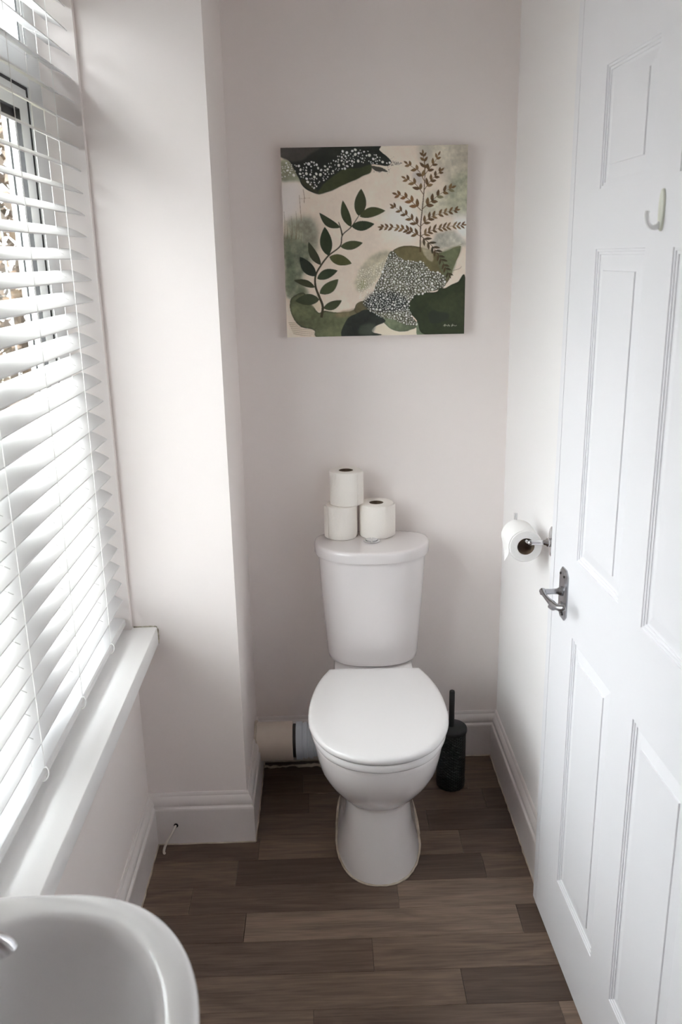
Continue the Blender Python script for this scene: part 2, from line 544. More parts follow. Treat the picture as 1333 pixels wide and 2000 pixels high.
# ------------------------------------------------------------------ window
win = empty('window_1', (0, 0, 0), kind='structure', label='white plastic window behind the blind, with black gaskets')
m = MB()
FY0, FY1 = -.494, -1.42
XF, XK = -1.115, -1.172
m.box(XK, XF, FY0, WY0, WZ0, 1.892)
m.box(XK, XF, -.474, WY0, 1.892, WZ1)
m.box(XK, XF, WY1, FY1, WZ0, WZ1)
m.box(XK, XF, FY1, FY0, WZ0, .70)
m.box(XK, XF, FY1, -.474, 1.892, 1.952)
m.box(XK, XF, FY1, -.474, 2.135, WZ1)
m.box(XK, XF, -1.035, -.965, .70, 1.892)
m.box(XK, XF, -1.035, -.965, 1.952, 2.135)
m.build('outer_frame', M_UPVC, win)
XG = -1.120                                  # face of the opening casements
for (a, b) in ((-.494, -.965), (-1.035, -1.42)):
    # black seal line round the opening casement
    g = MB()
    g.box(-1.150, XG + .0012, a - .0085, a, .70, 1.892)
    g.box(-1.150, XG + .0012, b, b + .0085, .70, 1.892)
    g.box(-1.150, XG + .0012, b + .0085, a - .0085, .70, .7085)
    g.box(-1.150, XG + .0012, b + .0085, a - .0085, 1.8860, 1.892)
    g.build('casement_seal', M_GASKET, win)
    a2, b2, z2, z3 = a - .0085, b + .0085, .7085, 1.8860
    w, wt = .052, .042
    a3, b3, z4, z5 = a2 - w, b2 + w, z2 + w, z3 - wt

    def ring_frame(x0, x1, A0, A1, w0):      # four bars mitred into one ring
        q = MB()
        (ya, yb_, za, zb) = A0
        (yc, yd, zc, zd) = A1
        for x in (x0, x1):
            q.v += [(x, ya, za), (x, yb_, za), (x, yb_, zb), (x, ya, zb), (x, yc, zc), (x, yd, zc), (x, yd, zd), (x, yc, zd)]
        for k in range(4):
            n = (k + 1) % 4
            q.f += [(k, n, n + 4, k + 4), (k + 8, n + 8, n + 12, k + 12), (k, n, n + 8, k + 8), (k + 4, n + 4, n + 12, k + 12)]
        q.mi += [0] * 16
        return q
    ou, inn = (a2, b2, z2, z3), (a3, b3, z4, z5)
    cs = ring_frame(-1.144, XG, ou, inn, w).build('casement', M_UPVC, win)
    gi = (a3 - .0006, b3 + .0006, z4 + .0006, z5 - .0006)
    g = ring_frame(-1.1325, XG - .0003, (a3 + .001, b3 - .001, z4 - .001, z5 + .001), gi, 0)
    g.box(-1.1329, -1.1315, b3 + .001, a3 - .001, z5 - .018, z5)
    g.build('glazing_gasket', M_GASKET, cs)
    MB().box(-1.1372, -1.1332, b3 + .001, a3 - .001, z4 + .001, z5 - .001).build('glass_pane', M_GLASS, cs)
    ring_frame(-1.1475, -1.1445, (a3 + .004, b3 - .004, z4 - .004, z5 + .004), (a3, b3, z4, z5), 0).build('outer_gasket', M_GASKET, cs)
    ring_frame(-1.1575, -1.148, (a3 + .02, b3 - .02, z4 - .02, z5 + .02), (a3 - .002, b3 + .002, z4 + .002, z5 - .002), 0).build('outer_bead', M_UPVC, cs)
    MB().box(-1.1520, -1.1500, -.6560 + (a + .494), -.6505 + (a + .494), z4, z5).build('glazing_bar', M_UPVC, cs)
    # fixed top light
    at_ = -.474 if a > -.9 else a
    ou = (at_ - .0055, b + .0055, 1.955, 2.132)
    inn = (at_ - .025, b + .025, 1.975, 2.112)
    ring_frame(-1.150, XG + .0008, (at_, b, 1.952, 2.135), ou, 0).build('top_light_seal', M_GASKET, win)
    tb = ring_frame(-1.172, XG, ou, inn, 0).build('top_light_bead', M_UPVC, win)
    ring_frame(-1.1236, XG - .0003, (inn[0] + .001, inn[1] - .001, inn[2] - .001, inn[3] + .001), (inn[0] - .0006, inn[1] + .0006, inn[2] + .0006, inn[3] - .0006), 0).build('top_light_gasket', M_GASKET, win)
    MB().box(-1.1290, -1.1250, inn[1] + .001, inn[0] - .001, inn[2], inn[3]).build('top_glass_pane', M_GLASS, win)

# ------------------------------------------------------------------ venetian blind
blind = empty('venetian_blind', (-1.070, -0.93, 0.66), label='wide white slatted venetian blind covering the window above the sill', cat='blind')
BO = Vector((-1.070, -0.93, 0.66))
TILT = math.radians(26)
SWD = 0.050
yA, yB = -0.419 - BO.y, -1.460 - BO.y
LAD = [y0 - BO.y for y0 in (-.572, -.828, -1.085, -1.342)]
sl = MB()
K = 6
secs = []
for k in range(K + 1):
    s = k / K
    dx = -s * SWD * math.cos(TILT)
    dz = s * SWD * math.sin(TILT)
    crown = 0.0022 * (1 - (2 * s - 1) ** 2)
    secs.append((dx + crown * math.sin(TILT), dz + crown * math.cos(TILT)))
th = .0026
sec = secs + [(x - 0 * th, z - th) for x, z in reversed(secs)]
sl.rings([[(x, yA, z) for x, z in sec], [(x, yB, z) for x, z in sec]])
for ly in LAD:
    s0, s1 = .30, .72
    q = []
    for s in (s0, .5, s1):
        dx = -s * SWD * math.cos(TILT)
        dz = s * SWD * math.sin(TILT)
        cr = 0.0022 * (1 - (2 * s - 1) ** 2) + .0002
        q.append((dx + cr * math.sin(TILT), dz + cr * math.cos(TILT)))
    for a_, b_ in ((0, 1), (1, 2)):
        sl.add([(q[a_][0], ly - .0012, q[a_][1]), (q[b_][0], ly - .0012, q[b_][1]), (q[b_][0], ly + .0012, q[b_][1]), (q[a_][0], ly + .0012, q[a_][1])], [(0, 1, 2, 3)], 1)
xf = -1.045 - BO.x
PZ = .0458
slat0 = sl.build('slat', [M_SLAT, M_SLOT], blind, smooth=30)
NS = 31
for k in range(NS):
    if k == 0:
        o = slat0
    else:
        o = slat0.copy()
        COL.objects.link(o)
    o.location = (xf, 0, .7314 + PZ * k - BO.z)
ztop = .7314 + PZ * NS + .02
# bottom rail: thicker slat-like bar
bp_ = []
for s, t in ((0, 0), (0, .011), (.06, .0135), (.5, .0155), (.94, .0135), (1, .011), (1, 0), (.5, -.001)):
    dx = -s * .050
    bp_.append((dx, t + s * .004))
rail = MB().rings([[(xf + .001 + x, yA, .664 - BO.z + z * 1.15) for x, z in bp_], [(xf + .001 + x, yB, .664 - BO.z + z * 1.15) for x, z in bp_]]).build('bottom_rail', M_SLAT, blind, smooth=30)
for i, ly in enumerate(LAD):
    pts = [(xf - .002, ly, .680 - BO.z), (xf + .004, ly - .002, .684 - BO.z), (xf + .009, ly - .006, .680 - BO.z), (xf + .010, ly - .012, .672 - BO.z), (xf + .005, ly - .018, .667 - BO.z), (xf + .000, ly - .020, .668 - BO.z)]
    MB().tube(smooth_pts(pts, 4), .0013, 6).build('cord_loop', M_CORD, rail, smooth=60)
m = MB()
m.box(xf - .052, xf + .004, yB, yA, ztop - BO.z, min(ztop + .045, WZ1 - .003) - BO.z)
m.build('head_rail', M_UPVC, blind)
ct, st = math.cos(TILT), math.sin(TILT)
for i, ly in enumerate(LAD):
    m = MB()
    front, back = [], []
    zz = .668
    m.tube([(xf + .0012, ly, .668 - BO.z), (xf + .0012, ly, ztop - BO.z)], .0008, 5)
    xb = xf - SWD * ct - .0012
    m.tube([(xb, ly, .668 - BO.z), (xb, ly, ztop - BO.z)], .0007, 5)
    for k in range(NS):
        z0 = .7314 + PZ * k - BO.z
        m.tube([(xf + .0012, ly, z0 - .0034), (xb, ly, z0 + SWD * st - .0034)], .0006, 4)
    m.build('ladder_cord', M_CORD, blind)
    m = MB()
    xm = xf - .5 * SWD * ct
    m.tube([(xm, ly, .675 - BO.z), (xm, ly, ztop - BO.z)], .0007, 5)
    m.build('lift_cord', M_CORD, blind)

# ------------------------------------------------------------------ door
DW, DH0, DH1 = 0.826, 0.006, 1.986
door = empty('door_1', (DX, DY, 0), rz=0.0, kind='structure', label='white six panel door with a chrome lever handle')
# local frame: +s along the door towards the camera (-y), +n out of the room (+x)
door.rotation_euler = (0, 0, DA)


def D(s, n, z):            # local coords of the door empty: s -> -y, n -> +x
    return (n, -s, z)


SB = [0, .140, .362, .465, .687, DW]
ZB = [DH0, .190, .787, .955, 1.553, 1.655, 1.854, DH1]
m = MB()
vs = [D(s, 0, z) for z in ZB for s in SB]
fs = []
nS = len(SB)
for j in range(len(ZB) - 1):
    for i in range(nS - 1):
        if i in (1, 3) and j in (1, 3, 5):
            continue
        fs.append((j * nS + i, j * nS + i + 1, (j + 1) * nS + i + 1, (j + 1) * nS + i))
m.add(vs, fs)
m.box(.012, .036, -DW, 0, DH0, DH1)
m.add([D(0, 0, DH0), D(0, 0, DH1), D(0, .012, DH1), D(0, .012, DH0)], [(0, 1, 2, 3)])
m.add([D(DW, 0, DH0), D(DW, 0, DH1), D(DW, .012, DH1), D(DW, .012, DH0)], [(0, 1, 2, 3)])
m.add([D(0, 0, DH0), D(DW, 0, DH0), D(DW, .012, DH0), D(0, .012, DH0)], [(0, 1, 2, 3)])
m.add([D(0, 0, DH1), D(DW, 0, DH1), D(DW, .012, DH1), D(0, .012, DH1)], [(0, 1, 2, 3)])
m.build('door_leaf', M_DOOR, door)
# moulded panel profile: (inset, depth)
PP = [(0, 0), (.0005, .0020), (.0045, .0021), (.0050, .0042), (.0095, .0043), (.0100, .0064), (.0145, .0066), (.0365, .0030), (.0372, .0008), (.041, .0008)]
for i in (1, 3):
    for j in (1, 3, 5):
        s0, s1, z0, z1 = SB[i], SB[i + 1], ZB[j], ZB[j + 1]
        rings = [[D(s0 + e, d, z0 + e), D(s1 - e, d, z0 + e), D(s1 - e, d, z1 - e), D(s0 + e, d, z1 - e)] for e, d in PP]
        MB().rings(rings, cap0=False).build('panel', M_DOOR, door)

# handle set: a fitting fixed to the door
lh = MB()
s0, s1, z0, z1 = .050, .1, .803, .915
pr = [(0, 0), (0, -.003), (.006, -.0058), (.0085, -.0062)]
rings = []
for e, d in pr:
    c = .012
    rings.append([D(s0 + e + c, d, z0 + e), D(s1 - e - c, d, z0 + e), D(s1 - e, d, z0 + e + c), D(s1 - e, d, z1 - e - c),
                  D(s1 - e - c, d, z1 - e), D(s0 + e + c, d, z1 - e), D(s0 + e, d, z1 - e - c), D(s0 + e, d, z0 + e + c)])
plate = lh.rings(rings).build('handle_plate', M_SATIN, door, label='satin chrome backplate')
hs = .0755
lev = MB()
lev.lathe([(.0095, -.004), (.0105, -.008), (.0085, -.011), (.0062, -.016), (.0056, -.028), (.0062, -.040), (.0078, -.047), (.006, -.051)], (0, -hs, .865), 'X', 20)
lp = [D(hs - .002, -.046, .866), D(hs + .014, -.048, .866), D(hs + .035, -.047, .864), D(hs + .058, -.043, .862), D(hs + .078, -.038, .862), D(hs + .088, -.032, .864), D(hs + .090, -.027, .866)]
lpp = smooth_pts(lp, 5)
lev.tube(lpp, [.0072 - .0026 * math.sin(min(1, i / (len(lpp) * .5)) * math.pi) if i < len(lpp) * .5 else .0062 for i in range(len(lpp))], 12)
lev.build('lever_handle', M_SATIN, plate, smooth=50)
tn = MB()
tn.lathe([(.0125, -.004), (.0125, -.008), (.0105, -.010), (.006, -.012), (.006, -.022)], (0, -hs - .001, .829), 'X', 20)
tn.tube([D(hs - .012, -.026, .826), D(hs + .001, -.024, .829), D(hs + .014, -.026, .832)], [.0042, .0062, .0042], 10)
tn.build('privacy_turn', M_SATIN, plate, smooth=50)
sc_ = MB()
for (a, b) in ((s0 + .013, z1 - .014), (s1 - .013, z1 - .014), (s0 + .013, z0 + .014), (s1 - .013, z0 + .014)):
    sc_.lathe([(.0028, -.0055), (.0028, -.0072), (.0018, -.0078)], (0, -a, b), 'X', 10)
sc_.build('screw_heads', M_DARK, plate)

# architrave / stop strip round the door
m = MB()
m.box(-.0325, .12, -.6840, -.655, 0, 2.03)
m.box(.006, .12, -.700, -.684, 0, 2.03)
m.box(-.024, .12, dyn - .035, dyn, 0, 2.03)
m.box(-.024, .12, dyn, -.687, 1.992, 2.03)
m.build('trim_2', M_DOOR, kind='structure', label='narrow white door frame edge between the wall and the door')
MB().tube([(-.0225, -.654, .002), (-.026, -.668, .003), (-.030, -.684, .002)], [.003, .004, .0025], 7).build('sealant_blob', M_CAULK, bpy.data.objects['trim_2'], smooth=60)

# wall hook on the door
hk = empty('wall_hook', (0, 0, 0), label='small cream adhesive hook stuck on the upper door rail', cat='hook')
hk.matrix_world = Matrix.Translation((DX, DY, 0)) @ Matrix.Rotation(DA, 4, 'Z')
m = MB()
ring = lambda r, d: [D(.418 + (r * .5) * math.cos(t), d, 1.606 + (.030 - (.0085 - r * .5)) * math.copysign(abs(math.sin(t)) ** .8, math.sin(t))) for t in [2 * math.pi * k / 28 for k in range(28)]]
m.rings([ring(.017, -.0004), ring(.017, -.0025), ring(.0145, -.0042), ring(.010, -.0048)])
m.build('hook_base', M_HOOK, hk, smooth=50)
hp = [D(.418, -.003, 1.588), D(.418, -.008, 1.582), D(.419, -.016, 1.582), D(.420, -.0225, 1.589), D(.420, -.025, 1.599), D(.420, -.0245, 1.605)]
MB().tube(smooth_pts(hp, 5), .0030, 10, flat=1.4).build('hook_arm', M_HOOKW, hk, smooth=60, label='glossy white curved arm')

# ------------------------------------------------------------------ toilet
TX, TY, TR = -0.403, -0.22, -0.024
toilet = empty('toilet', (TX, TY, 0), rz=TR, label='white close-coupled toilet with its lid closed, against the end wall', cat='toilet')


def se(c, e):
    return math.copysign(abs(c) ** e, c)


def pan_ring(z, yf, yb, w, ym, nf=2.0, nb=2.6, n=72):
    r = []
    for k in range(n):
        t = 2 * math.pi * k / n
        c, s_ = math.cos(t), math.sin(t)
        if s_ <= 0:
            x = w * se(c, 2 / nf)
            yy = ym - (ym - yf) * abs(s_) ** (2 / nf)
        else:
            x = w * se(c, 2 / nb)
            yy = ym + (yb - ym) * abs(s_) ** (2 / nb)
        r.append((x, yy - TY, z))
    return r


PAN = [
    (0.000, -.602, -.12, .1130, -.40, 2.3, 3.0), (0.030, -.598, -.12, .1085, -.405, 2.3, 3.0), (0.070, -.589, -.13, .0985, -.42, 2.3, 2.8),
    (0.110, -.583, -.14, .0910, -.43, 2.3, 2.7), (0.150, -.579, -.15, .0885, -.44, 2.3, 2.7), (0.194, -.577, -.15, .0890, -.45, 2.2, 2.7),
    (0.203, -.578, -.15, .0930, -.455, 2.1, 2.7), (0.210, -.585, -.15, .1000, -.46, 2.05, 2.7), (0.222, -.598, -.15, .1110, -.47, 2.0, 2.7),
    (0.243, -.620, -.15, .1240, -.48, 2.0, 2.7), (0.275, -.648, -.15, .1400, -.49, 2.0, 2.7), (0.310, -.673, -.14, .1520, -.50, 2.0, 2.8),
    (0.350, -.689, -.13, .1600, -.50, 2.0, 2.9), (0.375, -.695, -.13, .1640, -.50, 2.0, 3.0), (0.388, -.697, -.13, .1650, -.50, 2.0, 3.0),
    (0.394, -.694, -.13, .1625, -.50, 2.0, 3.0), (0.396, -.686, -.13, .1560, -.50, 2.0, 3.0)]
pan = MB().rings([pan_ring(*a) for a in PAN]).build('pan', M_CER, toilet, smooth=60)
# deck carrying the cistern
dk = []
for z, w_, a in ((.335, .085, 0), (.36, .105, 0), (.388, .116, 0), (.407, .112, 0)):
    dk.append([(-w_, -.025 - TY, z), (-w_, -.25 - TY, z), (w_, -.25 - TY, z), (w_, -.025 - TY, z)])
MB().rings(dk).build('deck', M_CER, toilet)
# sealant round the foot
base = pan_ring(.0015, -.604, -.118, .1150, -.40, 2.3, 3.0, 72)
P = base + [base[0], base[1]]
MB().tube([(p[0] + random.uniform(-.0006, .0006), p[1] + random.uniform(-.0006, .0006), p[2]) for p in P], [random.uniform(.0022, .0036) for _ in P], 7).build('foot_sealant', M_CAULK, toilet, smooth=60, label='cream sealant round the foot')

LIDW = [(-.256, .124), (-.258, .1285), (-.268, .1325), (-.30, .146), (-.35, .1605), (-.40, .1700), (-.45, .1755), (-.50, .1770), (-.55, .1735), (-.595, .1620),
        (-.635, .1440), (-.662, .1250), (-.685, .1010), (-.701, .0745), (-.7115, .0470), (-.7165, .0220), (-.718, 0)]


def lid_outline(ins=0.0, dense=3):
    half = smooth_pts([(w, yy - TY, 0) for yy, w in LIDW], dense)
    full = [Vector((p.x, p.y, 0)) for p in half] + [Vector((-p.x, p.y, 0)) for p in reversed(half[:-1])]
    c = -.485 - TY
    return [Vector((p.x * (1 - ins / .177), c + (p.y - c) * (1 - ins / .235), 0)) for p in full]


def slab(levels, dense=3):
    rings = []
    for z, ins in levels:
        rings.append([(p.x, p.y, z) for p in lid_outline(ins, dense)])
    return MB().rings(rings)


slab([(.399, .014), (.400, .0085), (.404, .0060), (.415, .0060), (.4195, .008), (.4208, .013)]).build('seat', M_SEAT, toilet, smooth=50)
slab([(.4245, .006), (.4255, .0025), (.429, .0005), (.434, 0), (.438, .0012), (.4415, .0045), (.4432, .010), (.4445, .022), (.4455, .045)]).build('lid', M_SEAT, toilet, smooth=50)


def cis(z, w, front, back=-.022, ys=-.105, n=2.5, ins=0, N=48, nb=4.5):
    r = []
    w -= ins
    front += ins
    back -= ins
    for k in range(N):
        t = 2 * math.pi * k / N
        c, q = math.cos(t), math.sin(t)
        if q >= 0:
            r.append((w * se(c, 2 / n), ys - (ys - front) * abs(q) ** (2 / 2.15) - TY, z))
        else:
            r.append((w * se(c, 2 / nb), ys + (back - ys) * abs(q) ** (2 / nb) - TY, z))
    return r


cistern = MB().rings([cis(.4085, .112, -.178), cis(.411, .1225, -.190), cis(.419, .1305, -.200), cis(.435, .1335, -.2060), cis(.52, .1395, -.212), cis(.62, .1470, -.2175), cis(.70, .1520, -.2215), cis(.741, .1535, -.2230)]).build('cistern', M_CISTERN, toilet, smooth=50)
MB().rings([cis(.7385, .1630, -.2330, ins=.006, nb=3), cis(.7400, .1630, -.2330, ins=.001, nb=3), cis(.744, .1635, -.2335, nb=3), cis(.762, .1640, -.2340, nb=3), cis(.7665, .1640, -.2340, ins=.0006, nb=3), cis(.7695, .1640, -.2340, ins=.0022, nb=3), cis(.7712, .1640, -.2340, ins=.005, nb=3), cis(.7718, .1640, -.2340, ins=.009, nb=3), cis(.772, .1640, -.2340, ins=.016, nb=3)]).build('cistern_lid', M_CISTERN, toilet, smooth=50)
m = MB()
m.lathe([(.0225, .772), (.0235, .7745), (.0215, .7765), (.0185, .7768), (.0180, .7750)], (0.0, -.128 - TY, 0), 'Z', 32)
fb = m.build('flush_button', M_CHROME, toilet, smooth=40, label='chrome dual flush button')
m = MB()
for sgn in (-1, 1):
    a0 = [t for t in [math.pi * k / 14 for k in range(15)]]
    hx = [(0.0 + sgn * (.0012 + .0155 * math.sin(t)), -.128 - TY + .0160 * math.cos(t)) for t in a0]
    m.rings([[(x, yy, .7745) for x, yy in hx], [(x, yy, .7782) for x, yy in hx], [(x * .9, -.128 - TY + (yy + .128 + TY) * .9, .7790) for x, yy in hx]])
m.build('button_halves', M_CHROME, fb)
# hinge barrels
for sx in (-.075, .075):
    MB().lathe([(.009, -.022), (.010, -.018), (.010, .018), (.009, .022)], (sx, -.247 - TY, .414), 'X', 16).build('hinge', M_SEAT, toilet, smooth=40)

# ------------------------------------------------------------------ waste pipe
pipe = empty('waste_pipe', (-.70, -.083, .114), label='cream painted waste pipe between the boxing and the toilet', cat='pipe')
PC = Vector((-.70, -.083, .114))
pc = lambda x: x - PC.x
rr = .0590
m = MB().lathe([(rr + .003, pc(XB + .001)), (rr + .002, pc(-.758)), (rr, pc(-.752)), (rr, pc(-.6485)), (rr - .0015, pc(-.6475)), (rr - .006, pc(-.6475))], (0, 0, 0), 'X', 40)
m.build('pipe_body', M_PIPE, pipe, smooth=35)
MB().lathe([(.051, pc(-.6475)), (.051, pc(-.638))], (0, 0, 0), 'X', 36).build('rubber_seal', M_RUBBER, pipe, smooth=40)
MB().lathe([(.050, pc(-.6385)), (.0570, pc(-.6375)), (.0570, pc(-.619)), (.053, pc(-.6175)), (.053, pc(-.614)), (.0555, pc(-.613)), (.0555, pc(-.604)), (.052, pc(-.603)), (.052, pc(-.598)), (.055, pc(-.597)), (.055, pc(-.588)), (.050, pc(-.586)), (.050, pc(-.48))], (0, 0, 0), 'X', 40).build('plastic_collar', M_PIPE_W, pipe, smooth=35, label='pale grey ribbed collar')
P = [(XB + .004 - PC.x, .060 * math.cos(t) * 1.0, .060 * math.sin(t)) for t in [2 * math.pi * k / 30 for k in range(31)]]
MB().tube([(a + random.uniform(-.002, .002), b, c) for a, b, c in P], [random.uniform(.003, .0065) for _ in P], 7).build('pipe_sealant', M_CAULK, pipe, smooth=60)
P = [(pc(-.745 + .01 * k), .030 + random.uniform(-.004, .004), -.1105 + random.uniform(0, .003)) for k in range(26)]
MB().tube(P, [random.uniform(.002, .006) for _ in P], 7).build('mortar_line', M_CAULK, pipe, smooth=60)

# ------------------------------------------------------------------ loose toilet rolls
def roll(name, x, y_, z, r, h, label, rz, flap=None):
    t = empty(name, (x, y_, z), rz=rz, label=label, cat='toilet roll', group='loose toilet rolls on the cistern')
    m = MB()
    ri = .0205
    prof = [(ri, .001), (r - .004, 0), (r - .001, .002), (r, .006), (r, h - .006), (r - .001, h - .002), (r - .004, h), (ri + .002, h), (ri, h - .001), (ri, .001)]
    n = 48
    rings = []
    for a, b in prof:
        rings.append([(a * (1 + (.004 * math.sin(3 * q) + .003 * math.sin(5 * q + 1) if a > .03 else 0)) * math.cos(q), a * (1 + (.004 * math.sin(3 * q) if a > .03 else 0)) * math.sin(q), b) for q in [2 * math.pi * k / n for k in range(n)]])
    m.rings(rings, False, False)
    m.build('paper', M_PAPER, t, smooth=40)
    MB().lathe([(ri - .0002, .001), (ri - .0002, h - .0015), (ri - .0014, h - .0015), (ri - .0014, .001)], n=28, cap0=False, cap1=False).build('cardboard_core', M_CORE, t, smooth=40)
    if flap:
        a0, da, out = flap
        m = MB()
        rgs = []
        for k in range(11):
            s_ = k / 10
            q = math.radians(a0 + da * s_)
            rad = r + .0008 + out * s_ ** 2.2
            rgs.append([(rad * math.cos(q), rad * math.sin(q), .003), (rad * math.cos(q), rad * math.sin(q), h - .003), ((rad + .0006) * math.cos(q), (rad + .0006) * math.sin(q), h - .003), ((rad + .0006) * math.cos(q), (rad + .0006) * math.sin(q), .003)])
        m.rings(rgs)
        m.build('loose_sheet', M_PAPER, t, smooth=50)
    return t


roll('toilet_roll', -.4845, -.0725, .772, .0462, .0985, 'lower left toilet roll on the cistern, its top covered by another roll', .3, (-160, -40, .002))
roll('toilet_roll', -.3830, -.0660, .772, .0495, .0985, 'lower right toilet roll on the cistern, behind the flush button, loose sheet at its side', 0, (-62, 60, .0035))
roll('toilet_roll', -.4690, -.0700, .8705, .0470, .0985, 'topmost toilet roll, stacked on the two other rolls on the cistern', .8, (-95, 38, .0015))

# ------------------------------------------------------------------ toilet brush
br = empty('toilet_brush', (-.170, -.1700, 0), label='black toilet brush in a ribbed black holder on the floor beside the toilet', cat='toilet brush')
MB().lathe([(.040, 0), (.0425, .003), (.0430, .01), (.0432, .10), (.0435, .184)], n=48).build('holder', M_BRUSH, br, smooth=40)
MB().lathe([(.0445, .1835), (.0462, .185), (.0468, .189), (.0466, .194), (.0450, .1975), (.042, .199), (.015, .2005), (.010, .2008)], n=48).build('brush_lid', M_BLACKM, br, smooth=40)
MB().lathe([(.0085, .2000), (.0082, .25), (.0082, .312), (.0072, .3160), (.0045, .3175), (.0015, .3165)], n=24).build('handle', M_BLACKM, br, smooth=40)

# ------------------------------------------------------------------ toilet roll holder and its roll
hd = empty('toilet_roll_holder', (0, -.545, .90), label='chrome toilet roll holder on the side wall next to the door', cat='holder')
m = MB()
rgs = []
for e, d in ((0, -.0005), (0, -.003), (.003, -.005), (.008, -.0058)):
    r = []
    for k in range(32):
        t = 2 * math.pi * k / 32
        zz = math.sin(t)
        w_ = .0205 * (1 - .28 * max(0, -zz))
        r.append((d, (w_ - e) * math.cos(t), (.0365 - e) * se(zz, .85)))
    rgs.append(r)
m.rings(rgs).build('wall_plate', M_CHROME, hd, smooth=40)
m = MB()
m.lathe([(.0090, -.004), (.0110, -.008), (.0105, -.013), (.0068, -.017), (.0060, -.024), (.0052, -.030)], (0, 0, -.002), 'X', 20)
m.build('boss', M_CHROME, hd, smooth=40)
rodz = -.002
# roll axis lies along the wall at x=-RX
RX = .056
pts = smooth_pts([(-.020, 0, rodz), (-.040, 0, rodz), (-RX + .004, .001, rodz), (-RX - .002, .008, rodz), (-RX - .002, .020, rodz), (-RX - .002, .07, rodz), (-RX - .002, .118, rodz), (-RX - .003, .126, rodz + .004), (-RX - .003, .130, rodz + .034)], 5)
MB().tube(pts, [.0058 if i < 12 else .0043 for i in range(len(pts))], 12).build('rod', M_CHROME, hd, smooth=60)
rl = empty('toilet_roll', (-RX - .002, -.545 + .016, .8833), label='part-used white toilet roll hanging on the chrome holder', cat='toilet roll')
ri, r, Lr = .0205, .0395, .092
m = MB()
m.lathe([(ri, 0), (ri + .004, -.0006), (ri + .006, 0), (ri + .010, -.0006), (r - .002, 0), (r, .003), (r, Lr - .003), (r - .002, Lr), (ri, Lr), (ri, 0)], (0, 0, 0), 'Y', 48, False, False)
m.build('paper', M_PAPER_W, rl, smooth=40)
MB().lathe([(ri - .0002, .0005), (ri - .0002, Lr), (ri - .0014, Lr), (ri - .0014, .0005)], (0, 0, 0), 'Y', 28, False, False).build('cardboard_core', M_CORE, rl, smooth=40)
m = MB()
rgs = []
for k in range(14):   # tail of paper: round the outside, then hanging down to a folded point
    s_ = k / 13
    if s_ < .45:
        q = math.radians(100 + 80 * s_ / .45)
        x_, z_ = (r + .001) * math.cos(q), (r + .001) * math.sin(q)
    else:
        u_ = (s_ - .45) / .55
        x_, z_ = -(r + .001) + .004 * u_ + .003 * math.sin(3 * u_), -.056 * u_
    tp = max(0, (s_ - .5) / .5)
    ya, yb_ = .002 + .058 * tp ** 1.2, Lr - .002 - .028 * tp ** 1.2
    rgs.append([(x_, ya, z_), (x_, yb_, z_), (x_ - .0008, yb_, z_), (x_ - .0008, ya, z_)])
m.rings(rgs).build('hanging_sheet', M_PAPER_W, rl, smooth=50)

# ------------------------------------------------------------------ cable
cb = empty('cable', (-.98, -.43, .03), label='short off-white cable looping from a hole in the skirting to the floor', cat='cable')
cb.location = (0, 0, 0)
P = smooth_pts([(-.962, YB - TS + .004, .060), (-.9665, YB - TS - .010, .056), (-.980, YB - TS - .026, .036), (-.9905, YB - TS - .034, .017), (-.9930, YB - TS - .038, .004), (-.9900, YB - TS - .042, .0036)], 6)
MB().tube(P, .0034, 10).build('cable_sheath', M_CABLE, cb, smooth=60)
MB().lathe([(.0062, 0), (.0062, .0015)], (-.962, YB - TS - .0012, .0605), 'Y', 16).build('drill_hole', M_DARK, cb, label='dark round hole')

# ------------------------------------------------------------------ basin
BX, BY, BZ = -.838, -1.820, .82
basin = empty('wash_basin', (BX, BY, 0), label='white pedestal wash basin under the near end of the blind', cat='basin')


def bring(ax, ay, bx, z, n, cx=0.0, N=96):
    """D-like ring: front (+x) half axis ax, back half axis bx, side half axis ay"""
    r = []
    for k in range(N):
        t = 2 * math.pi * k / N
        c, s_ = math.cos(t), math.sin(t)
        if c >= 0:
            r.append((cx + ax * se(c, 2 / n), ay * se(s_, 2 / n), z))
        else:
            nb = max(n, 5)if bx > .16 else n
            r.append((cx + bx * se(c, 2 / nb), ay * se(s_, 2 / max(n, 2.3)), z))
    return r


OX = -.022   # split line between the round front and the squarer back
rings = []
# underside -> outer edge -> rim -> bowl
for ax, ay, bx, z, n, cx in [
    (.075, .085, .12, .655, 2.0, OX), (.120, .150, .150, .680, 2.1, OX), (.160, .205, .160, .725, 2.2, OX), (.182, .234, .163, .775, 2.3, OX),
    (.1915, .2445, .165, .800, 2.35, OX), (.1935, .2465, .165, .812, 2.35, OX), (.1910, .2440, .164, .8185, 2.35, OX), (.1860, .2390, .162, .8208, 2.35, OX),
    (.1700, .2240, .150, .8190, 2.3, OX), (.1640, .2180, .144, .8180, 2.3, OX), (.1585, .2120, .128, .8165, 2.25, OX), (.1540, .2070, .119, .8125, 2.2, OX), (.1490, .2020, .112, .803, 2.2, OX),
    (.1420, .1930, .104, .782, 2.15, OX), (.1310, .1770, .095, .752, 2.1, OX), (.1120, .1500, .082, .722, 2.05, OX), (.0800, .1050, .060, .702, 2.0, OX), (.0400, .0500, .034, .694, 2.0, OX), (.0200, .0200, .018, .692, 2.0, OX)]:
    rings.append(bring(ax, ay, bx, z, n, cx))
MB().rings(rings, True, True).build('bowl', M_BASIN, basin, smooth=70)
MB().rings([bring(a, b, c_, z, 2.3, OX) for a, b, c_, z in ((.085, .095, .10, 0), (.075, .085, .09, .05), (.065, .075, .08, .3), (.068, .080, .09, .60), (.075, .085, .11, .656))]).build('pedestal', M_BASIN, basin, smooth=60)
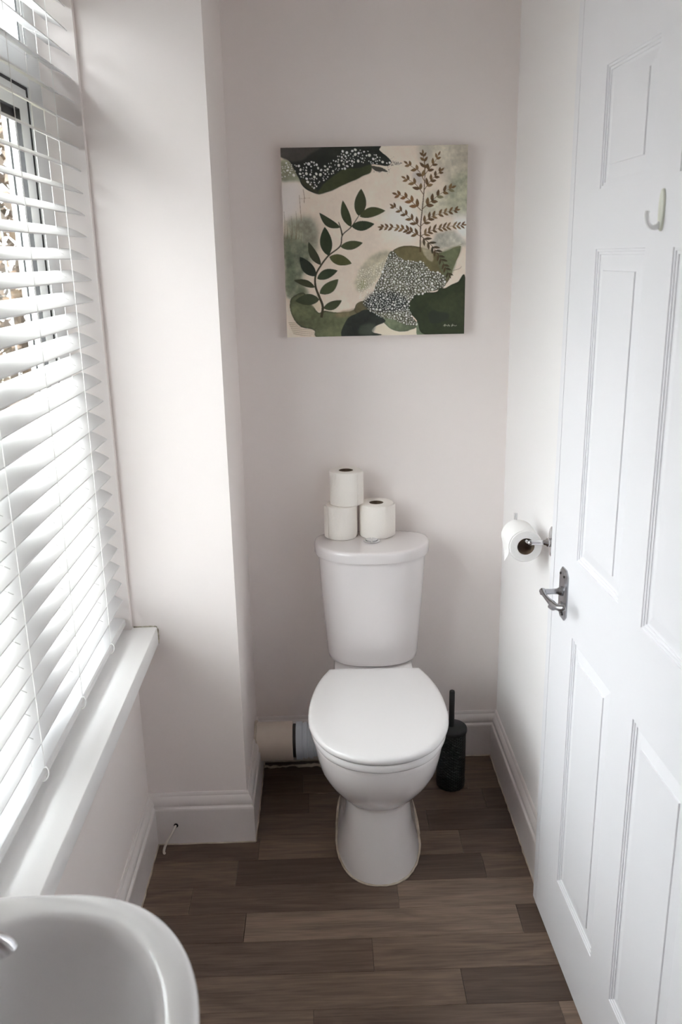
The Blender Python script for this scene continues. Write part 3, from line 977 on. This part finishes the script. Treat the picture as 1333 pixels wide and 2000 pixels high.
MB().lathe([(.022, .6935), (.022, .6955), (.016, .6960), (.013, .6940)], (OX, 0, 0), 'Z', 24).build('plug_waste', M_CHROME, basin, smooth=40)


def tap(y_, label):
    t = empty('basin_tap', (-.996, y_, .8195), label=label, cat='tap', group='pillar taps on the wash basin')
    MB().lathe([(.022, 0), (.0225, .004), (.016, .010), (.0135, .022), (.0145, .040), (.0160, .052), (.0125, .058), (.0105, .066)], n=28).build('tap_body', M_CHROME, t, smooth=50)
    P = smooth_pts([(.004, 0, .040), (.035, .001, .047), (.070, .003, .050), (.098, .005, .047), (.112, .006, .038), (.116, .006, .030)], 5)
    MB().tube(P, [.0118 - .0012 * math.sin(math.pi * i / len(P)) for i in range(len(P))], 18).build('spout', M_CHROME, t, smooth=60)
    m = MB()
    m.lathe([(.010, .066), (.019, .070), (.0205, .078), (.019, .088), (.012, .093), (.004, .094)], n=28)
    m.build('tap_head', M_CHROME, t, smooth=50)


tap(-1.700, 'chrome basin tap at the far corner of the wash basin, its spout tip in view')
tap(-1.940, 'chrome basin tap at the near corner of the wash basin, out of the frame')

# ------------------------------------------------------------------ painted canvas
CW, CH, CT = .4892, .4845, .030
CXc, CZc = -.3784, 1.5799
cv = empty('canvas_picture', (CXc, 0, CZc), label='square unframed canvas print of green leaves and a brown fern on the end wall', cat='picture')
m = MB()
m.box(-CW / 2, CW / 2, -CT + .0006, -.0006, -CH / 2, CH / 2)
m.build('canvas_block', M_CANVAS_EDGE, cv)


def paint():
    N = 420
    M = N * 2
    img = np.zeros((M, M, 3), np.float32)
    xl = lambda y: 62 + 33 * (y - 93) / 1202
    xr = lambda y: 1250 - 14 * (y - 78) / 1202
    yt = lambda x: 93 - 15 * (x - 62) / 1188
    yb = lambda x: 1295 - 15 * (x - 95) / 1141

    def px(p):
        p = np.asarray(p, float)
        x, y_ = p[..., 0], p[..., 1]
        return np.stack([(x - xl(y_)) / (xr(y_) - xl(y_)) * M, (y_ - yt(x)) / (yb(x) - yt(x)) * M], -1)

    def noise(scale, seed, octaves=4):
        r = np.random.RandomState(seed)
        out = np.zeros((M, M), np.float32)
        amp, tot = 1.0, 0
        for o in range(octaves):
            n = int(scale * 2 ** o) + 2
            g = r.rand(n, n).astype(np.float32)
            t = np.linspace(0, n - 1.001, M)
            i = t.astype(int)
            f = t - i
            f = f * f * (3 - 2 * f)
            a = g[i][:, i] * (1 - f)[None, :] + g[i][:, i + 1] * f[None, :]
            b = g[i + 1][:, i] * (1 - f)[None, :] + g[i + 1][:, i + 1] * f[None, :]
            out += amp * (a * (1 - f)[:, None] + b * f[:, None])
            tot += amp
            amp *= .55
        return out / tot

    YY, XX = np.mgrid[0:M, 0:M].astype(np.float32) + .5
    wx = (noise(14, 1) - .5) * 26
    wy = (noise(14, 2) - .5) * 26
    fine = noise(60, 3, 3) - .5
    soft = noise(6, 4) - .5

    def poly_mask(pts, warp=0.0):
        P = px(pts)
        pad = 4 + 16 * warp
        x0, y0 = np.maximum(np.floor(P.min(0) - pad), 0).astype(int)
        x1, y1 = np.minimum(np.ceil(P.max(0) + pad), M).astype(int)
        if x1 <= x0 or y1 <= y0:
            return None
        X = XX[y0:y1, x0:x1]
        Y = YY[y0:y1, x0:x1]
        if warp:
            X = X + wx[y0:y1, x0:x1] * warp
            Y = Y + wy[y0:y1, x0:x1] * warp
        inside = np.zeros(X.shape, bool)
        n = len(P)
        for i in range(n):
            ax, ay = P[i]
            bx, by = P[(i + 1) % n]
            if ay == by:
                continue
            c = (ay > Y) != (by > Y)
            inside ^= c & (X < (bx - ax) * (Y - ay) / (by - ay) + ax)
        return (y0, y1, x0, x1), inside.astype(np.float32)

    def blur(a, r):
        for _ in range(2):
            for axis in (0, 1):
                k = 2 * r + 1
                pad = [(0, 0), (0, 0)]
                pad[axis] = (r + 1, r)
                c = np.cumsum(np.pad(a, pad, mode='edge'), axis=axis)
                a = (c[k:] - c[:-k]) / k if axis == 0 else (c[:, k:] - c[:, :-k]) / k
        return a

    def fill(pts, color, alpha=1.0, warp=0.0, edge=0, tex=0.0, rim=0.0):
        if warp:                                  # painted washes have rounded outlines
            q = [tuple(p) + (0,) for p in pts]
            q = smooth_pts([q[-2], q[-1]] + q + [q[0], q[1]], 6)[12:-6]
            pts = [(p[0], p[1]) for p in q]
        r = poly_mask(pts, warp)
        if r is None:
            return
        (y0, y1, x0, x1), m_ = r
        if edge:
            full = np.zeros((M, M), np.float32)
            full[y0:y1, x0:x1] = m_
            full = blur(full, edge)
            y0, y1, x0, x1 = 0, M, 0, M
            m_ = full
        col = np.array(color, np.float32)[None, None, :] * (1 + tex * 2.2 * (soft[y0:y1, x0:x1, None] + .5 * fine[y0:y1, x0:x1, None]))
        a = (alpha * m_)[..., None]
        if rim:
            full = np.zeros((M, M), np.float32)
            full[y0:y1, x0:x1] = m_
            e = np.clip((1 - blur(full, 6)[y0:y1, x0:x1]) * m_ * 2, 0, 1)[..., None]
            col = col * (1 - rim * e)
        img[y0:y1, x0:x1] = img[y0:y1, x0:x1] * (1 - a) + col * a

    def ell(c, rx, ry, ang, color, alpha=1.0):
        t = np.linspace(0, 2 * np.pi, 11)[:-1]
        ca, sa = math.cos(ang), math.sin(ang)
        fill([(c[0] + rx * math.cos(q) * ca - ry * math.sin(q) * sa, c[1] + rx * math.cos(q) * sa + ry * math.sin(q) * ca) for q in t], color, alpha)

    def stroke(pts, w0, w1, color, alpha=1.0):
        P = [np.array(p[:2]) for p in smooth_pts([(a, b, 0) for a, b in pts], 6)]
        Lf, Rt = [], []
        for i, p in enumerate(P):
            t = P[min(i + 1, len(P) - 1)] - P[max(i - 1, 0)]
            t = t / (np.linalg.norm(t) + 1e-9)
            n = np.array([-t[1], t[0]])
            w = (w0 + (w1 - w0) * i / (len(P) - 1)) / 2
            Lf.append(p + n * w)
            Rt.append(p - n * w)
        fill(Lf + Rt[::-1], color, alpha)

    def leaf(b, tip, w, color, bend=0.0, alpha=1.0, tex=0.15):
        b, tip = np.array(b, float), np.array(tip, float)
        d = tip - b
        L = np.linalg.norm(d)
        d /= L
        n = np.array([-d[1], d[0]])
        A, B = [], []
        for k in range(13):
            s_ = k / 12
            h = w / 2 * math.sin(math.pi * s_ ** .9) ** .82 * (1 - .12 * s_)
            c = b + d * L * s_ + n * bend * L * math.sin(math.pi * s_)
            A.append(c + n * h)
            B.append(c - n * h)
        fill(A + B[::-1], color, alpha, tex=tex)

    cream = (205, 191, 177)
    img[:] = np.array(cream, np.float32) * (1 + .10 * soft[..., None] + .05 * fine[..., None])
    # pale and grey-green washes
    fill([(62, 300), (190, 300), (180, 440), (150, 540), (80, 560), (60, 500)], (204, 199, 197), .8, 1, 22)
    fill([(740, 480), (860, 430), (940, 560), (900, 660), (760, 620)], (212, 207, 204), .7, 1, 26)
    fill([(1150, 480), (1245, 470), (1245, 660), (1190, 640)], (212, 208, 206), .8, 1, 14)
    fill([(980, 80), (1250, 75), (1250, 480), (1180, 480), (1120, 400), (1090, 250), (1010, 180)], (158, 155, 140), .62, 1.3, 20, .3)
    fill([(1150, 300), (1250, 250), (1250, 490), (1120, 480), (1100, 410)], (120, 124, 104), .6, 1.6, 16, .4)
    fill([(940, 90), (1010, 85), (1000, 200), (930, 170)], (160, 156, 146), .6, 1, 10)
    fill([(900, 250), (950, 230), (960, 330), (910, 310)], (160, 158, 158), .6, 1, 8)
    fill([(980, 380), (1090, 370), (1120, 480), (1010, 520), (960, 480)], (150, 152, 134), .55, 1.4, 12, .3)
    fill([(1040, 640), (1160, 600), (1230, 660), (1235, 700), (1060, 720)], (142, 143, 134), .75, 1.4, 9, .4)
    fill([(120, 530), (250, 520), (300, 620), (290, 740), (200, 900), (200, 1010), (100, 1010), (88, 700), (100, 600)], (126, 130, 110), .75, 1.2, 14, .35)
    fill([(90, 640), (240, 700), (240, 760), (215, 850), (190, 900), (205, 1010), (130, 1040), (92, 980)], (108, 114, 94), .75, .9, 5, .4)
    fill([(92, 690), (120, 720), (150, 900), (120, 1000), (92, 900)], (84, 94, 74), .6, 1, 8, .3)
    fill([(150, 1000), (205, 960), (260, 1060), (300, 1000), (290, 1070), (250, 1090)], (100, 106, 84), .7, .8, 6, .3)
    # soft drips at the left
    for i, x in enumerate((82, 98, 124, 128, 150, 158, 172, 188)):
        t0 = 480 + 30 * ((i * 37) % 5)
        stroke([(x, t0), (x + 6, t0 + 80), (x + 1, 655)], 2.0, 6.0, (96, 84, 66), .55)
    stroke([(180, 380), (184, 430), (192, 540)], 3, 4, (120, 96, 74), .7)
    stroke([(205, 345), (212, 390), (211, 430)], 3, 4, (110, 88, 66), .8)
    stroke([(190, 402), (250, 398)], 2, 2, (140, 118, 94), .7)
    for i in range(7):
        stroke([(105 + 5 * i, 1195 + 12 * i), (190, 1200 + 13 * i), (300 - 8 * i, 1212 + 12 * i)], 5, 2, (120, 108, 78), .55)
    # lower left olive mass
    fill([(122, 1040), (200, 1000), (260, 1075), (300, 1135), (350, 1120), (440, 1125), (520, 1112), (600, 1050), (660, 1080), (620, 1200), (470, 1295), (290, 1295), (270, 1250), (190, 1220), (130, 1150)], (86, 90, 66), 1, .5, 0, .3, .35)
    fill([(250, 1060), (300, 1030), (325, 1080), (300, 1130), (275, 1100)], (196, 184, 164), .85, .8, 3)
    fill([(395, 1130), (520, 1105), (515, 1150), (440, 1165)], (112, 98, 76), .6, 1, 4, .2)
    fill([(520, 1110), (560, 1065), (650, 1060), (660, 1110), (560, 1140)], (92, 84, 60), .95, .6, 0, .2, .2)
    fill([(300, 1240), (460, 1220), (470, 1295), (290, 1295)], (98, 102, 76), .7, .8, 5, .2)
    # centre-right olive mass
    fill([(775, 740), (800, 716), (850, 700), (920, 702), (990, 720), (1080, 745), (1195, 706), (1205, 720), (1195, 770), (1160, 850), (1145, 900), (1100, 960), (1000, 930), (880, 850), (800, 800)], (98, 90, 62), 1, .25, 0, .2, .25)
    fill([(1090, 740), (1195, 708), (1204, 725), (1170, 840), (1140, 900), (1110, 900), (1060, 800)], (92, 98, 74), .9, .5, 5, .2)
    fill([(955, 670), (1000, 690), (1030, 760), (1028, 800), (1000, 790), (965, 740)], (160, 150, 130), .75, .2, 2, .2)
    fill([(550, 860), (600, 790), (680, 745), (760, 740), (740, 800), (700, 880), (620, 960), (560, 1000), (530, 940)], (168, 162, 138), .75, .8, 7, .3)
    fill([(560, 930), (600, 910), (600, 970), (570, 980)], (128, 128, 92), .7, 1, 6)
    field = [(742, 770), (775, 738), (815, 775), (880, 795), (965, 805), (1010, 855), (1085, 880), (1115, 905), (1108, 965), (1000, 1000), (905, 1030), (878, 1100), (905, 1170), (940, 1220), (850, 1215), (790, 1180), (700, 1165), (625, 1120), (585, 1070), (640, 1020), (660, 960), (700, 880)]
    fill([(640, 1120), (800, 1110), (900, 1170), (935, 1218), (900, 1247), (830, 1262), (760, 1240), (700, 1180)], (98, 106, 84), 1, .2, 0, .3, .2)
    fill(field, (84, 82, 68), .98, .4, 0, .3)
    fill([(640, 1010), (800, 1000), (880, 1060), (880, 1110), (780, 1130), (640, 1130), (600, 1080)], (44, 46, 44), .9, .8, 9, .2)
    fill([(660, 1230), (720, 1218), (760, 1242), (830, 1264), (930, 1240), (935, 1290), (700, 1275)], (206, 194, 176), 1, .6, 1)
    fill([(932, 1180), (960, 1200), (990, 1285), (932, 1285)], (106, 116, 94), 1, .2, 0, .2)
    fill([(480, 1180), (540, 1135), (600, 1112), (660, 1140), (725, 1180), (715, 1200), (665, 1225), (640, 1260), (700, 1285), (455, 1298)], (34, 38, 34), 1, .3, 0, .4)
    fill([(560, 1230), (660, 1210), (640, 1270), (560, 1290)], (66, 72, 62), .7, 1, 5)
    # dark green lower right
    fill([(1240, 905), (1190, 938), (1150, 955), (1110, 975), (1078, 972), (1050, 998), (960, 1005), (905, 1030), (876, 1090), (880, 1130), (930, 1190), (985, 1285), (1245, 1285)], (44, 51, 33), 1, .2, 0, .2, .15)
    fill([(1010, 1060), (1090, 1040), (1240, 1010), (1240, 1200), (1120, 1180), (1010, 1100)], (56, 62, 42), .7, .6, 6, .2)
    fill([(1010, 1130), (1125, 1140), (1120, 1190), (1020, 1210)], (36, 42, 34), .8, .5, 3)
    # top left dark mass
    fill([(62, 180), (120, 178), (190, 240), (200, 300), (150, 300), (62, 290)], (112, 116, 94), .8, 1, 5, .3)
    fill([(55, 85), (640, 75), (690, 110), (745, 155), (765, 185), (740, 207), (690, 200), (637, 196), (632, 245), (570, 270), (530, 290), (430, 333), (380, 356), (300, 372), (230, 350), (195, 320), (172, 268), (120, 178), (55, 140)], (32, 35, 30), 1, .25, 0, .2)
    fill([(55, 85), (320, 80), (240, 140), (200, 172), (120, 176), (55, 138)], (62, 58, 55), .9, .4, 3, .2)
    fill([(350, 300), (460, 226), (560, 215), (635, 196), (632, 245), (570, 270), (530, 290), (430, 333), (380, 356), (300, 372), (320, 330)], (54, 58, 36), 1, .3, 2, .2)
    fill([(200, 320), (240, 345), (300, 370), (250, 300), (190, 280)], (58, 56, 38), .8, .4, 3)
    fill([(640, 200), (700, 215), (745, 245), (700, 250), (660, 235)], (62, 60, 52), .95, 1.2)
    r = np.random.RandomState(11)
    for i in range(130):
        t = r.rand()
        ell((735 + 95 * t, 190 + r.randn() * (15 * (1 - t) + 2)), 1.5 + 4 * (1 - t) * r.rand(), 1.2, 0, (52, 50, 46), .9)
    for i in range(60):
        ell((640 + 120 * r.rand(), 235 + r.randn() * 10), 1 + 3 * r.rand(), 1.2, .3, (70, 66, 56), .8)

    def inside(pt, poly):
        x, y_ = pt
        c = False
        n = len(poly)
        for i in range(n):
            ax, ay = poly[i]
            bx, by = poly[(i + 1) % n]
            if (ay > y_) != (by > y_) and x < (bx - ax) * (y_ - ay) / (by - ay) + ax:
                c = not c
        return c

    def dots(poly, n, rmin, rmax, color, seed, alpha=1.0, gap=2.2):
        r = np.random.RandomState(seed)
        P = np.array(poly)
        lo, hi = P.min(0), P.max(0)
        got = np.zeros((0, 3))
        tries = 0
        while len(got) < n and tries < n * 40:
            tries += 1
            p = lo + (hi - lo) * r.rand(2)
            if not inside(p, poly):
                continue
            rad = rmin + (rmax - rmin) * r.rand() ** 1.7
            if len(got) and (np.hypot(got[:, 0] - p[0], got[:, 1] - p[1]) < got[:, 2] + rad + gap).any():
                continue
            got = np.vstack([got, [p[0], p[1], rad]])
            q = color[r.randint(len(color))]
            ell(p, rad, rad * (.68 + .3 * r.rand()), r.rand() * 3.1, q, alpha)

    white = [(206, 208, 200), (196, 198, 190), (212, 212, 206), (200, 200, 198)]
    dots([(66, 195), (110, 180), (185, 205), (250, 170), (310, 200), (330, 215), (410, 150), (450, 115), (520, 105), (600, 110), (690, 150), (760, 190), (650, 195), (560, 180), (500, 215), (430, 230), (350, 285), (330, 310), (270, 350), (240, 310), (190, 270), (120, 260), (70, 280)], 165, 3.2, 10.5, white, 21)
    dots(field, 640, 3.2, 9.5, white, 33, .97, 1.6)
    dots([(545, 860), (620, 840), (700, 800), (745, 770), (700, 880), (650, 980), (600, 1060), (560, 1040)], 170, 3, 6.5, [(214, 208, 196), (202, 198, 182)], 34, .85, 2)

    # leafy stem
    stem = (52, 46, 28)
    stroke([(316, 1162), (325, 1090), (303, 1025), (280, 960), (280, 890), (310, 830), (362, 762), (438, 700), (452, 632), (508, 580), (556, 512)], 17, 5, stem)
    stroke([(452, 635), (442, 590), (428, 548)], 11, 5, stem)
    L = [((556, 512), (572, 343), 80, .02), ((562, 514), (726, 480), 66, -.06), ((510, 575), (656, 562), 66, .03), ((508, 580), (455, 414), 58, -.06), ((438, 584), (306, 490), 54, -.10),
         ((361, 760), (340, 578), 82, -.02), ((440, 704), (583, 680), 60, .02), ((368, 768), (512, 812), 72, .0), ((314, 820), (236, 672), 54, -.06), ((282, 892), (181, 766), 76, -.04),
         ((290, 908), (422, 856), 66, -.04), ((276, 964), (142, 918), 46, .05), ((306, 1005), (426, 912), 74, .05), ((304, 1044), (149, 1052), 78, .03), ((330, 1102), (448, 1050), 60, .05)]
    cols = [(50, 54, 33), (58, 62, 37), (45, 54, 36), (50, 56, 32), (46, 52, 32), (40, 50, 30), (54, 60, 36), (70, 72, 40), (48, 50, 32), (34, 40, 30), (44, 54, 36), (54, 56, 36), (58, 66, 42), (50, 56, 38), (52, 58, 38)]
    for (b, t, w, bd), c in zip(L, cols):
        leaf(b, t, w, c, bd)
    # brown fern
    bro = [(104, 80, 52), (92, 70, 46), (116, 92, 62), (88, 66, 44)]
    stroke([(949, 742), (950, 640), (952, 560), (966, 420), (975, 300), (976, 200), (962, 140)], 9, 3, (78, 60, 40))

    def frond(pts, n, length, w, colors, seed, taper=.35, alpha=1.0, tilt=42):
        r = np.random.RandomState(seed)
        stroke(pts, 5, 2, colors[0], alpha)
        P = [np.array(p[:2]) for p in smooth_pts([(a, b, 0) for a, b in pts], 8)]
        acc = np.concatenate([[0], np.cumsum([np.linalg.norm(P[i + 1] - P[i]) for i in range(len(P) - 1)])])
        for k in range(n):
            s_ = (k + .7) / (n + .2)
            d = s_ * acc[-1]
            i = min(np.searchsorted(acc, d), len(P) - 1)
            i = max(i, 1)
            p = P[i]
            t = P[i] - P[i - 1]
            a = math.atan2(t[1], t[0])
            for sd in (-1, 1):
                q = a + sd * math.radians(tilt)
                l = length * (1 - taper * s_) * (.9 + .2 * r.rand())
                off = p - t / np.linalg.norm(t) * (0 if sd < 0 else 6)
                leaf(off, off + 1.12 * l * np.array([math.cos(q), math.sin(q)]), 1.3 * w * (1 - .25 * s_), colors[r.randint(len(colors))], 0, alpha, .1)
        t = P[-1] - P[-3]
        t = t / np.linalg.norm(t)
        leaf(P[-1] - t * 6, P[-1] + t * length * .62, w * .8, colors[0], 0, alpha, .1)

    frond([(950, 640), (860, 600), (780, 585), (700, 582)], 8, 40, 15, bro, 1)
    frond([(950, 585), (900, 540), (850, 500), (775, 452)], 5, 44, 16, bro, 2)
    frond([(955, 480), (900, 430), (850, 395), (795, 378)], 4, 48, 19, [(98, 72, 44), (112, 80, 50), (86, 62, 40)], 3)
    frond([(968, 380), (930, 330), (890, 300), (850, 280)], 3, 44, 18, bro, 4)
    frond([(974, 300), (940, 240), (900, 215), (862, 190)], 3, 42, 18, bro, 5)
    frond([(976, 240), (972, 190), (964, 130)], 3, 40, 16, bro, 6)
    frond([(976, 260), (1010, 215), (1040, 180), (1062, 140)], 3, 42, 16, bro, 7)
    frond([(974, 350), (1010, 300), (1050, 262), (1080, 235)], 4, 42, 17, bro, 8)
    frond([(962, 470), (1020, 420), (1080, 375), (1150, 340)], 5, 50, 19, bro + [(110, 104, 78)], 9)
    frond([(955, 575), (1010, 525), (1090, 495), (1180, 478)], 7, 42, 15, bro, 10)
    frond([(952, 640), (1020, 605), (1120, 582), (1225, 572)], 9, 38, 13, bro, 12, .2)
    dk_ = [(64, 54, 36), (56, 48, 32), (72, 58, 38)]
    frond([(955, 640), (1030, 710), (1090, 800), (1135, 890)], 9, 44, 14, dk_, 13, .2)
    stroke([(1160, 862), (1200, 850), (1215, 835)], 3, 2, (110, 96, 70))
    stroke([(1150, 720), (1200, 700), (1222, 690)], 3, 2, (120, 110, 84))
    # signature scribble
    sig = [(1100, 1226), (1112, 1214), (1108, 1228), (1118, 1220), (1128, 1226), (1134, 1216), (1138, 1227), (1142, 1222)]
    stroke(sig, 2.4, 2.4, (190, 188, 172), .9)
    stroke([(1152, 1230), (1160, 1212), (1158, 1226), (1166, 1220), (1174, 1226), (1188, 1222)], 2.4, 2.0, (190, 188, 172), .9)

    img = np.clip(img, 4, 250)
    c = img / 255.0
    c = np.where(c <= .04045, c / 12.92, ((c + .055) / 1.055) ** 2.4)
    c = c.reshape(N, 2, N, 2, 3).mean((1, 3))
    return N, np.clip(c * 1.42, 0, .86)


Nn, pic = paint()
xs_ = np.linspace(-CW / 2, CW / 2, Nn)
zs_ = np.linspace(CH / 2, -CH / 2, Nn)
co = np.zeros((Nn, Nn, 3), np.float32)
co[..., 0] = xs_[None, :]
co[..., 1] = -CT
co[..., 2] = zs_[:, None]
idx = np.arange(Nn * Nn).reshape(Nn, Nn)
fa = np.stack([idx[:-1, :-1], idx[1:, :-1], idx[1:, 1:], idx[:-1, 1:]], -1).reshape(-1, 4)
me = bpy.data.meshes.new('printed_face')
me.vertices.add(Nn * Nn)
me.vertices.foreach_set('co', co.reshape(-1))
me.loops.add(fa.size)
me.polygons.add(len(fa))
me.loops.foreach_set('vertex_index', fa.reshape(-1).astype(np.int32))
me.polygons.foreach_set('loop_start', np.arange(0, fa.size, 4, dtype=np.int32))
me.update(calc_edges=True)
ca = me.color_attributes.new('print', 'FLOAT_COLOR', 'POINT')
rgba = np.ones((Nn * Nn, 4), np.float32)
rgba[:, :3] = pic.reshape(-1, 3)
ca.data.foreach_set('color', rgba.reshape(-1))
M_ART = mat('printed_canvas', (1, 1, 1, 1), 0.8, bump=(900, 0.25, 2))
_nt = M_ART.node_tree
_at = _nt.nodes.new('ShaderNodeAttribute')
_at.attribute_name = 'print'
_nt.links.new(_at.outputs['Color'], _nt.nodes['Principled BSDF'].inputs['Base Color'])
link('printed_face', me, M_ART, cv, label='watercolour style print of green leaves, brown fern and white dots')

# ------------------------------------------------------------------ outside
MB().box(-14, 6, -14, 14, -0.6, -0.45).build('garden_ground', mat('garden_ground_soil', (0.16, 0.13, 0.09, 1), 0.95, mottle=(2, (0.10, 0.12, 0.05), 0.8)), kind='structure', label='garden ground outside the window')


def leaf_mat():
    m = bpy.data.materials.new('autumn_leaves')
    m.use_nodes = True
    nt = m.node_tree
    b = nt.nodes['Principled BSDF']
    tc = nt.nodes.new('ShaderNodeTexCoord')
    v = nt.nodes.new('ShaderNodeTexVoronoi')
    v.inputs['Scale'].default_value = 9
    nt.links.new(tc.outputs['Object'], v.inputs['Vector'])
    r = nt.nodes.new('ShaderNodeValToRGB')
    e = r.color_ramp.elements
    e[0].color = (0.055, 0.042, 0.030, 1)
    e[1].color = (0.20, 0.135, 0.09, 1)
    e.new(.5).color = (0.11, 0.082, 0.062, 1)
    nt.links.new(v.outputs['Color'], r.inputs['Fac'])
    nt.links.new(r.outputs['Color'], b.inputs['Base Color'])
    b.inputs['Roughness'].default_value = 0.8
    return m


hedge = empty('garden_hedge', (-2.9, 2.6, -.45), label='brown autumn hedge seen through the window slats', cat='hedge')
nq = 16000
r = np.random.RandomState(3)
c = np.stack([r.uniform(-2.6, 1.75, nq), r.uniform(-.35, .5, nq), r.uniform(.1, 3.05, nq)], 1)
c[:, 2] += .12 * np.sin(c[:, 0] * 3)
a = r.normal(size=(nq, 3))
a /= np.linalg.norm(a, axis=1)[:, None]
b = np.cross(a, r.normal(size=(nq, 3)))
b /= np.linalg.norm(b, axis=1)[:, None]
sz = r.uniform(.03, .075, nq)[:, None]
V = np.stack([c - a * sz, c + b * sz * .5, c + a * sz, c - b * sz * .5], 1).reshape(-1, 3)
me = bpy.data.meshes.new('foliage')
me.from_pydata(V.tolist(), [], np.arange(nq * 4).reshape(-1, 4).tolist())
link('foliage', me, leaf_mat(), hedge, kind='stuff')
m = MB()
for k in range(9):
    x = -2.4 + .5 * k
    P = [(x, .05, 0)]
    for q in range(6):
        P.append((P[-1][0] + random.uniform(-.12, .12), P[-1][1] + random.uniform(-.06, .06), P[-1][2] + .5))
    m.tube(P, [.04 - .005 * q for q in range(7)], 7)
m.build('branches', mat('hedge_bark', (0.10, 0.075, 0.055, 1), 0.9), hedge, kind='stuff')
bpy.context.view_layer.update()
